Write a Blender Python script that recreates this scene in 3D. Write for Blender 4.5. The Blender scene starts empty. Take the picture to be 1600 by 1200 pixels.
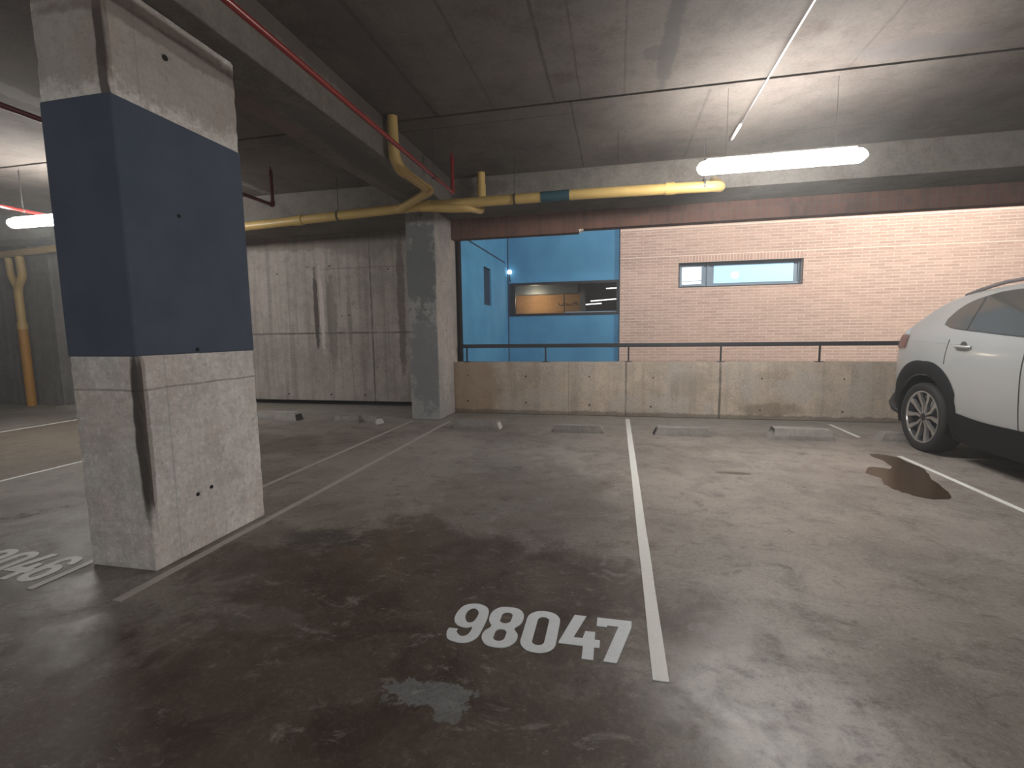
import bpy, bmesh, math, random
from mathutils import Vector, Matrix
random.seed(4)
S = bpy.context.scene
COL = S.collection
V = Vector

# ------------------------------------------------------------------ camera
cam_d = bpy.data.cameras.new('camera'); cam = bpy.data.objects.new('camera', cam_d); COL.objects.link(cam)
cam_d.sensor_fit = 'HORIZONTAL'; cam_d.sensor_width = 36.0; cam_d.lens = 742.57/1600*36.0
cam_d.clip_start = 0.02; cam_d.clip_end = 200
Rm = [(0.97692405, 0.00976924, -0.21336343), (0.21316662, -0.1072372, 0.97111285), (-0.01339346, -0.99418547, -0.10684507)]
m = Matrix.Identity(4)
for i in range(3):
    m[i][0] = Rm[i][0]; m[i][1] = -Rm[i][1]; m[i][2] = -Rm[i][2]
m[2][3] = 1.3
cam.matrix_world = m
S.camera = cam

# ------------------------------------------------------------------ world, exposure
W = bpy.data.worlds.new('world'); S.world = W; W.use_nodes = True
bg = W.node_tree.nodes['Background']; bg.inputs[0].default_value = (0.55, 0.7, 1.0, 1); bg.inputs[1].default_value = 0.22
# thin haze volume added to give the lens glow round the bright lamp
vs = W.node_tree.nodes.new('ShaderNodeVolumeScatter'); vs.inputs['Density'].default_value = 0.014; vs.inputs['Anisotropy'].default_value = 0.2
W.node_tree.links.new(vs.outputs[0], W.node_tree.nodes['World Output'].inputs['Volume'])
S.view_settings.view_transform = 'Standard'; S.view_settings.look = 'None'
S.view_settings.exposure = 0.0; S.view_settings.gamma = 1.0; S.view_settings.use_curve_mapping = False

def lamp(name, kind, loc, power, color, size=None, target=None, spot=None):
    d = bpy.data.lights.new(name, kind); d.energy = power; d.color = color
    o = bpy.data.objects.new(name, d); COL.objects.link(o); o.location = loc
    if kind == 'AREA':
        d.shape = 'RECTANGLE'; d.size, d.size_y = size
    if kind == 'SPOT':
        d.spot_size = spot; d.spot_blend = 0.8; d.shadow_soft_size = size
    if kind == 'POINT': d.shadow_soft_size = size
    if target is not None:
        o.rotation_euler = (V(target)-V(loc)).to_track_quat('-Z', 'Y').to_euler()
    return o
# floodlights of the light well, mounted high on the outside of the garage facade
lamp('courtyard_floodlight', 'AREA', (6.8, 8.3, 6.4), 760, (1.0, 0.92, 0.84), (1.2, 0.5), (6.6, 13, 3.0))
lamp('courtyard_floodlight', 'AREA', (1.2, 8.4, 6.0), 200, (1.0, 0.93, 0.88), (1.0, 0.5), (0.2, 13, 2.4))
TUBE_E = 120.0

# ------------------------------------------------------------------ node helpers
class NT:
    def __init__(s, name):
        s.m = bpy.data.materials.new(name); s.m.use_nodes = True
        s.t = s.m.node_tree; s.b = s.t.nodes['Principled BSDF']
        s.pos = s.t.nodes.new('ShaderNodeNewGeometry').outputs['Position']
        s._xyz = None
    def n(s, ty, **kw):
        nd = s.t.nodes.new(ty)
        for k, v in kw.items(): setattr(nd, k, v)
        return nd
    def put(s, sock, v):
        if isinstance(v, bpy.types.NodeSocket): s.t.links.new(v, sock)
        elif isinstance(v, tuple) and len(v) == 3 and sock.type == 'RGBA': sock.default_value = (*v, 1)
        else: sock.default_value = v
    def xyz(s):
        if s._xyz is None:
            nd = s.n('ShaderNodeSeparateXYZ'); s.put(nd.inputs[0], s.pos); s._xyz = nd.outputs
        return s._xyz
    def vec(s, x, y, z=0.0):
        nd = s.n('ShaderNodeCombineXYZ')
        for i, v in enumerate((x, y, z)): s.put(nd.inputs[i], v)
        return nd.outputs[0]
    def scaled(s, sc, off=(0, 0, 0), v=None):
        nd = s.n('ShaderNodeMapping'); s.put(nd.inputs[0], v or s.pos)
        nd.inputs['Scale'].default_value = sc; nd.inputs['Location'].default_value = off
        return nd.outputs[0]
    def noise(s, scale, detail=6, rough=0.55, v=None, dist=0.0):
        nd = s.n('ShaderNodeTexNoise'); s.put(nd.inputs['Vector'], v or s.pos)
        nd.inputs['Scale'].default_value = scale; nd.inputs['Detail'].default_value = detail
        nd.inputs['Roughness'].default_value = rough; nd.inputs['Distortion'].default_value = dist
        return nd.outputs[0]
    def math(s, op, a, b=0.0, clamp=False):
        nd = s.n('ShaderNodeMath', operation=op, use_clamp=clamp)
        s.put(nd.inputs[0], a); s.put(nd.inputs[1], b); return nd.outputs[0]
    def rng(s, v, a, b, c=0.0, d=1.0):
        nd = s.n('ShaderNodeMapRange', interpolation_type='SMOOTHSTEP')
        s.put(nd.inputs[0], v)
        for i, x in enumerate((a, b, c, d)): nd.inputs[1+i].default_value = x
        return nd.outputs[0]
    def mix(s, f, a, b, mode='MIX'):
        nd = s.n('ShaderNodeMix', data_type='RGBA', blend_type=mode)
        s.put(nd.inputs[0], f); s.put(nd.inputs[6], a); s.put(nd.inputs[7], b); return nd.outputs[2]
    def line(s, coord, c, w, lo=None, hi=None, other=None):
        d = s.math('ABSOLUTE', s.math('SUBTRACT', coord, c))
        f = s.rng(d, w*0.4, w, 1.0, 0.0)
        if other is not None:
            f = s.math('MULTIPLY', f, s.math('MULTIPLY', s.math('GREATER_THAN', other, lo), s.math('LESS_THAN', other, hi)))
        return f
    def blob(s, a, b, ca, cb, ra, rb, k=0.9, nz=None, soft=(0.75, 1.15)):
        x = s.math('DIVIDE', s.math('SUBTRACT', a, ca), ra); y = s.math('DIVIDE', s.math('SUBTRACT', b, cb), rb)
        d = s.math('SQRT', s.math('ADD', s.math('MULTIPLY', x, x), s.math('MULTIPLY', y, y)))
        if nz is None: nz = s.noise(2.2, 7, 0.65)
        d = s.math('ADD', d, s.math('MULTIPLY', s.math('SUBTRACT', nz, 0.5), k))
        return s.rng(d, soft[0], soft[1], 1.0, 0.0)
    def bump(s, h, strength=0.3, dist=0.02):
        nd = s.n('ShaderNodeBump'); nd.inputs['Strength'].default_value = strength; nd.inputs['Distance'].default_value = dist
        s.put(nd.inputs['Height'], h); s.t.links.new(nd.outputs[0], s.b.inputs['Normal'])
    def out(s, col, rough=0.8, metal=0.0, spec=0.5):
        s.put(s.b.inputs['Base Color'], col); s.put(s.b.inputs['Roughness'], rough)
        s.b.inputs['Metallic'].default_value = metal; s.b.inputs['Specular IOR Level'].default_value = spec
        return s.m

def plain(name, col, rough=0.5, metal=0.0, var=0.15, scale=30, spec=0.5):
    t = NT(name); nz = t.noise(scale, 4)
    return t.out(t.mix(nz, tuple(c*(1-var) for c in col), tuple(min(1, c*(1+var)) for c in col)), rough, metal, spec)

def concrete(name, base, streak=0.5, stain=(0.5, 0.42, 0.36), stain_amt=0.5, seed=0.0, seams=(), blobs=(), tint=None, rough=0.85, spread=0.22, spk=0.5):
    """Board-marked concrete; seams (axis, at, width, dark[, other axis, lo, hi]); blobs (ax, ay, ca, cb, ra, rb, colour, amount)."""
    t = NT(name); X, Y, Z = t.xyz()[0], t.xyz()[1], t.xyz()[2]; ax = {'x': X, 'y': Y, 'z': Z}
    big = t.noise(1.1, 6, 0.6, t.scaled((1, 1, 1), (seed, seed*2, seed)))
    med = t.noise(7.0, 8, 0.7, t.scaled((1, 1, 1), (seed*3, 0, seed)))
    ver = t.noise(9.0, 5, 0.6, t.scaled((1, 1, 0.05), (seed, 3, 0)))
    fine = t.noise(110.0, 3, 0.7)
    lo = tuple(c*(1-spread) for c in base); hi = tuple(c*(1+spread) for c in base)
    c = t.mix(t.rng(big, 0.3, 0.7), lo, hi)
    c = t.mix(t.math('MULTIPLY', t.rng(med, 0.42, 0.66), 0.45), c, tuple(b*1.28 for b in base))
    c = t.mix(t.math('MULTIPLY', t.rng(med, 0.50, 0.34), 0.45), c, tuple(b*0.68 for b in base))
    c = t.mix(t.math('MULTIPLY', t.rng(ver, 0.42, 0.7), streak), c, tuple(b*0.55 for b in base))
    c = t.mix(t.math('MULTIPLY', t.rng(t.noise(1.7, 8, 0.7, t.scaled((1, 1, .6), (5+seed, 1, 2))), 0.52, 0.72), stain_amt), c, tuple(b*s for b, s in zip(base, stain)))
    if tint:
        c = t.mix(t.math('MULTIPLY', t.rng(t.noise(2.3, 6, 0.6, t.scaled((1, 1, 1), (9, seed, 4))), 0.45, 0.62), tint[1]), c, tint[0])
    c = t.mix(t.math('MULTIPLY', t.rng(fine, 0.55, 0.75), spk), c, tuple(b*0.6 for b in base))
    grit = t.noise(38.0, 5, 0.75, t.scaled((1, 1, 1), (seed, 2, 5)))
    c = t.mix(t.math('MULTIPLY', t.rng(grit, 0.52, 0.66), 0.45), c, tuple(b*1.35 for b in base))
    c = t.mix(t.math('MULTIPLY', t.rng(grit, 0.48, 0.34), 0.5), c, tuple(b*0.55 for b in base))
    pits = t.rng(t.noise(26, 3, 0.5, t.scaled((1, 1, 1), (seed, 7, 1))), 0.70, 0.76)
    c = t.mix(t.math('MULTIPLY', pits, 0.6), c, tuple(b*0.3 for b in base))
    wob = t.math('MULTIPLY', t.math('SUBTRACT', t.noise(3.0, 4), 0.5), 0.02)
    brk = t.rng(t.noise(4.0, 5), 0.3, 0.55, 0.45, 1.0)
    hs = None
    for sm in seams:
        co = t.math('ADD', ax[sm[0]], wob)
        f = t.line(co, sm[1], sm[2], sm[5], sm[6], ax[sm[4]]) if len(sm) > 4 else t.line(co, sm[1], sm[2])
        f = t.math('MULTIPLY', t.math('MULTIPLY', f, brk), sm[3])
        c = t.mix(f, c, tuple(b*0.22 for b in base))
    nzb = t.noise(5.0, 9, 0.75, t.scaled((1, 1, 1), (2, 2, seed)))
    for bl in blobs:
        f = t.math('MULTIPLY', t.blob(ax[bl[0]], ax[bl[1]], bl[2], bl[3], bl[4], bl[5], bl[9] if len(bl) > 9 else 1.9, nzb), bl[7])
        if len(bl) > 8: f = t.math('MULTIPLY', f, t.math('LESS_THAN', ax[bl[8][0]], bl[8][1]))
        c = t.mix(f, c, bl[6])
    h = t.math('ADD', t.math('MULTIPLY', med, 0.6), t.math('ADD', t.math('MULTIPLY', fine, 0.25), t.math('MULTIPLY', pits, -0.6)))
    t.bump(h, 0.35, 0.01)
    return t.out(c, rough, 0.0, 0.3)

# ------------------------------------------------------------------ mesh helpers
def box(bm, x0, x1, y0, y1, z0, z1):
    vs = [bm.verts.new((x, y, z)) for z in (z0, z1) for y in (y0, y1) for x in (x0, x1)]
    for f in ((0, 2, 3, 1), (4, 5, 7, 6), (0, 1, 5, 4), (2, 6, 7, 3), (0, 4, 6, 2), (1, 3, 7, 5)):
        bm.faces.new([vs[i] for i in f])
    return vs
def bevel(bm, w, seg=2):
    bmesh.ops.bevel(bm, geom=list(bm.edges), offset=w, segments=seg, profile=0.5, affect='EDGES')
def fillet(pts, r, n=6):
    pts = [V(p) for p in pts]
    if r <= 0: return pts
    out = [pts[0]]
    for i in range(1, len(pts)-1):
        a, b, c = pts[i-1], pts[i], pts[i+1]
        d1 = (a-b); d2 = (c-b); rr = min(r, d1.length*0.45, d2.length*0.45)
        p1 = b+d1.normalized()*rr; p2 = b+d2.normalized()*rr
        for k in range(n+1):
            u = k/n; out.append(p1*(1-u)**2 + b*2*u*(1-u) + p2*u*u)
    out.append(pts[-1]); return out
def tube(bm, pts, r, seg=14, fil=0.0, cap=True):
    pts = fillet(pts, fil); rings = []; nrm = None
    for i, p in enumerate(pts):
        t = (pts[min(i+1, len(pts)-1)]-pts[max(i-1, 0)]).normalized()
        if nrm is None:
            a = V((0, 0, 1)) if abs(t.z) < 0.9 else V((1, 0, 0)); nrm = t.cross(a).normalized()
        nrm = (nrm - t*nrm.dot(t)).normalized(); bn = t.cross(nrm)
        rr = r[i] if isinstance(r, list) else r
        rings.append([bm.verts.new(p+(nrm*math.cos(2*math.pi*k/seg)+bn*math.sin(2*math.pi*k/seg))*rr) for k in range(seg)])
    for a, b in zip(rings, rings[1:]):
        for k in range(seg): bm.faces.new((a[k], a[(k+1) % seg], b[(k+1) % seg], b[k]))
    if cap: bm.faces.new(rings[0][::-1]); bm.faces.new(rings[-1])
def cyl(bm, c, axis, r, h, seg=20):
    a = V(axis).normalized(); tube(bm, [V(c)-a*h/2, V(c)+a*h/2], r, seg)
def lathe(bm, prof, c, axis='x', seg=48, close=False):
    """prof: (radius, offset along axis)"""
    rings = []
    for r, o in prof:
        ring = []
        for k in range(seg):
            t = 2*math.pi*k/seg; u, v = r*math.cos(t), r*math.sin(t)
            p = {'x': (o, u, v), 'y': (u, o, v), 'z': (u, v, o)}[axis]
            ring.append(bm.verts.new(V(c)+V(p)))
        rings.append(ring)
    pairs = list(zip(rings, rings[1:]))
    if close: pairs.append((rings[-1], rings[0]))
    for a, b in pairs:
        for k in range(seg): bm.faces.new((a[k], a[(k+1) % seg], b[(k+1) % seg], b[k]))
def obj(name, bm, mat, parent=None, smooth=False, ang=None):
    bmesh.ops.recalc_face_normals(bm, faces=bm.faces)
    me = bpy.data.meshes.new(name); bm.to_mesh(me); bm.free()
    me.materials.append(mat)
    if smooth:
        for p in me.polygons: p.use_smooth = True
        if ang is not None:
            try: me.set_sharp_from_angle(angle=math.radians(ang))
            except Exception: pass
    o = bpy.data.objects.new(name, me); COL.objects.link(o)
    if parent is not None: o.parent = parent; o.matrix_parent_inverse = parent.matrix_world.inverted()
    return o
def thing(name, label, cat, loc=(0, 0, 0), group=None):
    o = bpy.data.objects.new(name, None); COL.objects.link(o); o.location = loc; o.empty_display_size = 0.1
    o.matrix_world = Matrix.Translation(loc)
    o['label'] = label; o['category'] = cat
    if group: o['group'] = group
    return o
def tag(o, label, cat, group=None):
    o['label'] = label; o['category'] = cat
    if group: o['group'] = group
    return o
def struct(o): o['kind'] = 'structure'; return o
def dup(root, off, label, group=None):
    r = root.copy(); COL.objects.link(r); r.location = V(root.location)+V(off); r['label'] = label
    if group: r['group'] = group
    for ch in list(root.children):
        c = ch.copy(); COL.objects.link(c); c.parent = r
        for g in ch.children:
            d = g.copy(); COL.objects.link(d); d.parent = c
    return r
def B(*a, bev=0.0, seg=2):
    bm = bmesh.new(); box(bm, *a)
    if bev: bevel(bm, bev, seg)
    return bm

CE = 3.5     # slab soffit
BS = 3.1     # beam soffit

# ------------------------------------------------------------------ materials
def floor_mat():
    t = NT('floor_concrete'); X, Y, Z = t.xyz()[0], t.xyz()[1], t.xyz()[2]
    n1 = t.noise(0.9, 8, 0.62, t.scaled((1, 1, 1), (3, 1, 0))); n2 = t.noise(3.2, 9, 0.68, t.scaled((1, 1, 1), (7, 4, 0)), 0.6)
    n3 = t.noise(14, 8, 0.72); fine = t.noise(140, 3, 0.7); n4 = t.noise(6.0, 9, 0.7, t.scaled((0.8, 1.0, 1), (1, 9, 0)), 0.5)
    nf = t.noise(7.0, 10, 0.72, t.scaled((1, 1, 1), (3, 3, 0)), 0.3)
    grey = t.mix(t.rng(n1, 0.32, 0.68), (0.215, 0.190, 0.168), (0.335, 0.30, 0.265))
    grey = t.mix(t.math('MULTIPLY', t.rng(n2, 0.46, 0.68), 0.55), grey, (0.15, 0.13, 0.115))
    grey = t.mix(t.math('MULTIPLY', t.rng(n4, 0.56, 0.72), 0.45), grey, (0.38, 0.35, 0.32))
    nb = t.noise(1.9, 9, 0.68, t.scaled((1, 1, 1), (2, 8, 0)), 0.4)
    brown = t.mix(t.rng(n2, 0.36, 0.64), (0.048, 0.029, 0.020), (0.108, 0.078, 0.058))
    brown = t.mix(t.math('MULTIPLY', t.rng(n4, 0.5, 0.7), 0.5), brown, (0.155, 0.125, 0.098))
    brown = t.mix(t.math('MULTIPLY', t.rng(n1, 0.5, 0.66), 0.5), brown, (0.115, 0.074, 0.046))
    def bl(cx, cy, rx, ry, k=1.3, soft=(0.6, 1.15), nz=nb): return t.blob(X, Y, cx, cy, rx, ry, k*1.6, nz, soft)
    def mx(*fs):
        r = fs[0]
        for f in fs[1:]: r = t.math('MAXIMUM', r, f)
        return r
    # oil-browned wear of bay 98047 and of the driving lane in front of it
    dark = mx(bl(-0.95, 2.2, 1.35, 1.0), bl(-0.9, 1.2, 1.5, 1.0), t.math('MULTIPLY', bl(-0.7, 3.5, 0.85, 1.2, 1.5), 0.5), t.math('MULTIPLY', bl(-2.3, 0.8, 1.8, 0.9), 0.9), t.math('MULTIPLY', bl(-4.3, 4.9, 1.0, 0.5), 0.6), t.math('MULTIPLY', bl(-3.2, 1.3, 1.0, 0.6), 0.7))
    c = t.mix(t.math('MULTIPLY', dark, 0.92), grey, brown)
    # almost black smear beside the column line, blue-grey scraped patches
    c = t.mix(t.math('MULTIPLY', bl(-1.85, 2.62, 0.42, 0.16, 0.9, (0.5, 1.1)), 0.75), c, (0.035, 0.032, 0.031))
    c = t.mix(t.math('MULTIPLY', bl(-0.64, 1.49, 0.17, 0.08, 2.0, (0.8, .95), nf), 0.8), c, (0.21, 0.225, 0.23))
    c = t.mix(t.math('MULTIPLY', bl(-0.56, 1.42, 0.07, 0.07, 2.2, (0.8, .95), nf), 0.7), c, (0.21, 0.22, 0.22))
    c = t.mix(t.math('MULTIPLY', bl(-1.6, 1.78, 0.3, 0.1, 1.8, (0.6, 1.05), nf), 0.4), c, (0.19, 0.18, 0.165))
    c = t.mix(t.math('MULTIPLY', bl(-2.2, 4.5, 0.75, 1.5, 1.0), 0.6), c, (0.36, 0.33, 0.30))
    # ochre painted driving strip beyond the left bay
    och = t.math('MULTIPLY', t.math('GREATER_THAN', X, -8.5), t.math('LESS_THAN', X, -5.55))
    c = t.mix(t.math('MULTIPLY', och, 0.7), c, t.mix(n2, (0.14, 0.11, 0.075), (0.2, 0.165, 0.12)))
    c = t.mix(t.math('MULTIPLY', bl(-8.9, 6.6, 1.2, 1.2), 0.4), c, (0.12, 0.11, 0.10))
    # chalky scuffed patch right of the white line's end, lamp reflection painted in
    c = t.mix(t.math('MULTIPLY', bl(0.60, 1.62, 0.50, 0.48, 0.6, (0.2, 1.2)), 0.9), c, t.mix(t.rng(nf, .35, .6), (0.26, 0.24, 0.22), (0.58, 0.55, 0.51)))
    c = t.mix(t.math('MULTIPLY', t.rng(nf, 0.56, 0.70), t.math('MULTIPLY', dark, 0.35)), c, (0.17, 0.15, 0.13))
    c = t.mix(t.math('MULTIPLY', t.rng(nf, 0.45, 0.33), 0.5), c, (0.05, 0.036, 0.026))
    # chalky dried-water smears and dark tyre scuffs
    sm1 = t.noise(4.5, 10, 0.75, t.scaled((1.0, 1.6, 1), (11, 5, 0)), 0.8)
    c = t.mix(t.math('MULTIPLY', t.rng(sm1, 0.56, 0.66), 0.42), c, (0.37, 0.345, 0.32))
    c = t.mix(t.math('MULTIPLY', t.rng(sm1, 0.44, 0.34), 0.45), c, (0.075, 0.055, 0.042))
    # worn light flecks and grit
    c = t.mix(t.math('MULTIPLY', t.rng(t.noise(19, 6, 0.75, t.scaled((0.6, 1.2, 1))), 0.62, 0.70), 0.6), c, (0.36, 0.33, 0.30))
    gr = t.noise(48, 5, 0.75)
    c = t.mix(t.math('MULTIPLY', t.rng(gr, 0.52, 0.68), t.math('SUBTRACT', 0.4, t.math('MULTIPLY', dark, 0.28))), c, (0.46, 0.42, 0.38))
    c = t.mix(t.math('MULTIPLY', t.rng(gr, 0.48, 0.33), 0.35), c, (0.045, 0.036, 0.029))
    c = t.mix(t.math('MULTIPLY', t.rng(t.noise(9, 7, 0.7, t.scaled((0.7, 1.3, 1), (4, 4, 0))), 0.67, 0.72), 0.7), c, (0.07, 0.06, 0.05))
    c = t.mix(t.math('MULTIPLY', t.rng(fine, 0.5, 0.72), 0.45), c, (0.10, 0.083, 0.07))
    c = t.mix(t.math('MULTIPLY', t.rng(n3, 0.55, 0.7), 0.22), c, (0.40, 0.36, 0.32))
    c = t.mix(t.math('MULTIPLY', t.rng(n3, 0.46, 0.32), 0.3), c, (0.06, 0.046, 0.036))
    c = t.mix(bl(1.06, 4.56, 0.17, 0.05, 0.5, (0.8, 1.0)), c, (0.10, 0.08, 0.06))
    r = t.math('ADD', t.rng(n2, 0.35, 0.7, 0.42, 0.60), t.math('MULTIPLY', t.math('SUBTRACT', n3, 0.5), 0.22))
    # trowel-sealed paler strip at the foot of the parapet
    c = t.mix(t.math('MULTIPLY', t.rng(Y, 6.25, 6.7), 0.45), c, (0.33, 0.31, 0.285))
    r = t.math('SUBTRACT', r, t.math('MULTIPLY', bl(0.60, 1.62, 0.5, 0.45, 0.6, (0.2, 1.2)), 0.10))
    wet = bl(-4.3, 2.75, 0.75, 0.42, 0.8, (0.6, 1.1))
    r = t.math('SUBTRACT', r, t.math('MULTIPLY', wet, 0.16))
    t.bump(t.math('ADD', t.math('MULTIPLY', n3, 0.5), t.math('MULTIPLY', n2, 0.6)), 0.16, 0.02)
    return t.out(c, r, 0.0, 0.34)
M = {}
M['floor'] = floor_mat()
M['ceil'] = concrete('slab_concrete', (0.135, 0.115, 0.102), streak=0.2, stain=(0.6, 0.5, 0.46), stain_amt=0.8, seed=1.0, spread=0.30, tint=((0.16, 0.145, 0.128), .5),
    seams=[('x', -1.8, 0.03, .7, 'y', -9, 4.83), ('x', -1.2, 0.014, .4, 'y', -9, 4.83), ('x', -0.6, 0.018, .6, 'y', -9, 4.83), ('x', -0.35, 0.012, .5, 'y', -9, 4.83), ('x', 0.05, 0.012, .4, 'y', -9, 4.83),
           ('x', 1.9, 0.012, .4, 'y', -9, 4.83), ('x', 3.1, 0.012, .4, 'y', -9, 4.83), ('y', 5.08, 0.014, .6, 'x', -9, -0.45), ('x', -0.45, 0.014, .7, 'y', 4.83, 6.7),
           ('x', 0.0, 0.012, .5, 'y', 5.6, 6.7), ('x', 0.82, 0.02, .4, 'y', 4.9, 6.7), ('x', -3.7, 0.012, .4), ('x', -6.9, 0.02, .6, 'y', 4.9, 6.7), ('y', 6.1, 0.012, .35)],
    blobs=[('x', 'y', 0.38, 4.15, 0.07, 0.75, (0.07, 0.065, 0.062), .75), ('x', 'y', 0.30, 4.2, 0.12, 0.12, (0.08, 0.07, 0.066), .7), ('x', 'y', 2.35, 4.6, 0.5, 0.14, (0.11, 0.10, 0.10), .6),
           ('x', 'y', -1.6, 6.45, 0.16, 0.14, (0.09, 0.07, 0.065), .8), ('x', 'y', -5.3, 2.5, 0.12, 4.5, (0.36, 0.34, 0.30), .6), ('x', 'y', -1.9, 3.6, 0.22, 1.1, (0.10, 0.085, 0.08), .6)])
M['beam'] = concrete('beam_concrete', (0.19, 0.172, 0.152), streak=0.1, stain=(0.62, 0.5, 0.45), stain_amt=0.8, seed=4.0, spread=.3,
    blobs=[('x', 'z', -2.33, 3.47, 0.03, 0.11, (0.085, 0.07, 0.062), .8), ('y', 'x', 5.0, -2.6, 1.2, 0.16, (0.10, 0.10, 0.095), .6), ('x', 'y', -2.55, 4.3, 0.14, 0.9, (0.12, 0.12, 0.12), .6), ('x', 'y', -2.9, 3.5, 0.2, 0.7, (0.19, 0.13, 0.11), .6), ('x', 'z', 0.5, 3.5, 6, 0.02, (0.14, 0.11, 0.1), .6), ('x', 'z', -1.75, 3.35, 0.3, 0.12, (0.10, 0.085, 0.08), .6)])  # first blob paints the red pipe's shadow onto the upper beam side
M['column'] = concrete('column_concrete', (0.76, 0.74, 0.71), streak=0.35, stain=(0.55, 0.54, 0.53), stain_amt=0.75, seed=2.0, tint=((0.70, 0.615, 0.575), 0.7), spread=0.22, spk=0.7,
    seams=[('z', 1.02, 0.008, .6), ('y', 2.2, 0.008, .25)],
    blobs=[('x', 'z', -2.505, 0.78, 0.04, 0.5, (0.05, 0.042, 0.038), .92, ('y', 2.065), .45), ('y', 'z', 2.07, 0.75, 0.02, 0.5, (0.12, 0.09, 0.075), .5), ('x', 'z', -2.78, 0.72, 0.09, 0.07, (0.4, 0.4, 0.41), .3, ('y', 2.065), 1.6), ('z', 'y', 2.85, 2.4, .28, .9, (0.24, 0.205, 0.17), .6), ('x', 'z', -2.52, 2.75, 0.03, 0.5, (0.06, 0.045, 0.045), .85, ('y', 2.065), .4), ('y', 'z', 2.5, 2.96, 0.6, 0.05, (0.2, 0.16, 0.14), .6)])
M['pillar'] = concrete('pillar_concrete', (0.52, 0.485, 0.455), streak=0.2, stain=(0.6, 0.6, 0.62), stain_amt=0.5, seed=5.0, tint=((0.36, 0.36, 0.36), 0.4),
    blobs=[('y', 'z', 6.7, 1.5, .02, 5, (0.29, 0.305, 0.315), .6, ('y', 6.73), .3), ('x', 'z', -2.85, 2.3, 0.3, 0.7, (0.13, 0.145, 0.15), .75, ('y', 6.73), 3.5), ('x', 'z', -2.8, 0.9, 0.25, 0.8, (0.15, 0.165, 0.175), .6, ('y', 6.73), 3.5)])
M['panel'] = concrete('panel_concrete', (0.37, 0.33, 0.30), streak=0.75, stain=(0.62, 0.55, 0.5), stain_amt=0.6, seed=3.0, spread=0.2,
    seams=[('z', 1.34, 0.022, .8), ('x', -4.3, 0.022, .8), ('x', -6.0, 0.012, .3), ('x', -7.6, 0.015, .5), ('z', 2.5, 0.012, .5, 'x', -5.3, -3.6)],
    blobs=[('x', 'z', -5.42, 1.75, 0.05, 0.72, (0.07, 0.06, 0.055), .9), ('x', 'z', -5.3, 1.7, 0.05, 0.75, (0.55, 0.5, 0.46), .8), ('x', 'z', -5.1, 1.6, 0.10, 0.9, (0.16, 0.14, 0.125), .6), ('x', 'z', -3.72, 1.9, 0.08, 1.3, (0.13, 0.11, 0.10), .75), ('x', 'z', -5.7, 3.0, 1.6, 0.16, (0.17, 0.14, 0.12), .6), ('x', 'z', -4.4, 2.95, 0.7, 0.3, (0.19, 0.165, 0.15), .6), ('x', 'z', -4.75, 1.55, 0.05, 0.5, (0.2, 0.18, 0.16), .5)])
M['parapet'] = concrete('parapet_concrete', (0.53, 0.445, 0.36), streak=0.6, stain=(0.66, 0.6, 0.55), stain_amt=0.5, seed=7.0, tint=((0.50, 0.455, 0.41), 0.7),
    seams=[('x', 0.15, 0.02, .75), ('x', 1.49, 0.022, .9), ('x', -0.72, 0.012, .35)],
    blobs=[('x', 'z', -2.3, 0.4, 0.5, 0.6, (0.34, 0.23, 0.14), .6), ('y', 'z', 7.38, 0.0, 0.3, 0.07, (0.10, 0.08, 0.065), .6), ('x', 'z', 1.05, 0.5, 0.28, 0.2, (0.34, 0.29, 0.24), .5), ('x', 'z', 2.2, 0.15, 0.4, 0.1, (0.19, 0.14, 0.10), .5)])
M['leftwall'] = concrete('far_pillar_concrete', (0.20, 0.195, 0.185), streak=0.7, stain=(0.5, 0.5, 0.52), stain_amt=0.7, seed=8.0)
M['stop'] = concrete('wheel_stop_concrete', (0.29, 0.27, 0.25), streak=0.05, stain_amt=0.7, seed=6.0, rough=0.9)
M['stoppale'] = concrete('pale_wheel_stop_concrete', (0.42, 0.40, 0.375), streak=0.05, stain_amt=0.4, seed=6.0, rough=0.9)
M['stopwhite'] = plain('stop_white_paint', (0.62, 0.6, 0.57), 0.7, var=0.12, scale=25)
M['stopdark'] = plain('stop_dark_end', (0.07, 0.065, 0.06), 0.8)
M['shell'] = concrete('garage_concrete', (0.24, 0.225, 0.21), seed=11.0)
M['void'] = plain('dark_gap_and_shade', (0.012, 0.011, 0.011), 0.9)
def paint_worn(name, col, wear, seed=0.0, amt=0.9):
    t = NT(name); nz = t.noise(8, 8, 0.75, t.scaled((1, 1, 1), (seed, 2, 0))); n2 = t.noise(60, 4, 0.7)
    c = t.mix(n2, tuple(x*0.88 for x in col), tuple(min(1, x*1.1) for x in col))
    c = t.mix(t.math('MULTIPLY', t.rng(nz, 0.55, 0.68), amt), c, wear)
    return t.out(c, t.rng(nz, .4, .7, 0.45, 0.6), 0, 0.4)
M['white'] = paint_worn('white_floor_paint', (0.82, 0.82, 0.78), (0.5, 0.48, 0.44), 1.0, 0.3)
M['number'] = paint_worn('white_number_paint', (0.78, 0.82, 0.85), (0.55, 0.55, 0.54), 5.0, 0.35)
M['faded'] = paint_worn('faded_floor_paint', (0.46, 0.43, 0.40), (0.27, 0.24, 0.215), 3.0, 0.7)
M['blueband'] = None
t = NT('column_blue_grey_paint'); nz = t.noise(2.5, 6, 0.6); n2 = t.noise(90, 4, 0.7)
c = t.mix(t.rng(nz, .3, .7), (0.074, 0.096, 0.142), (0.094, 0.118, 0.165)); c = t.mix(t.math('MULTIPLY', t.rng(n2, .5, .75), 0.4), c, (0.125, 0.137, 0.165))
t.bump(n2, 0.25, 0.005); M['blueband'] = t.out(c, 0.8, 0, 0.3)
M['yellow'] = plain('yellow_pipe_paint', (0.60, 0.42, 0.15), 0.42, var=0.22, scale=5)
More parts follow.
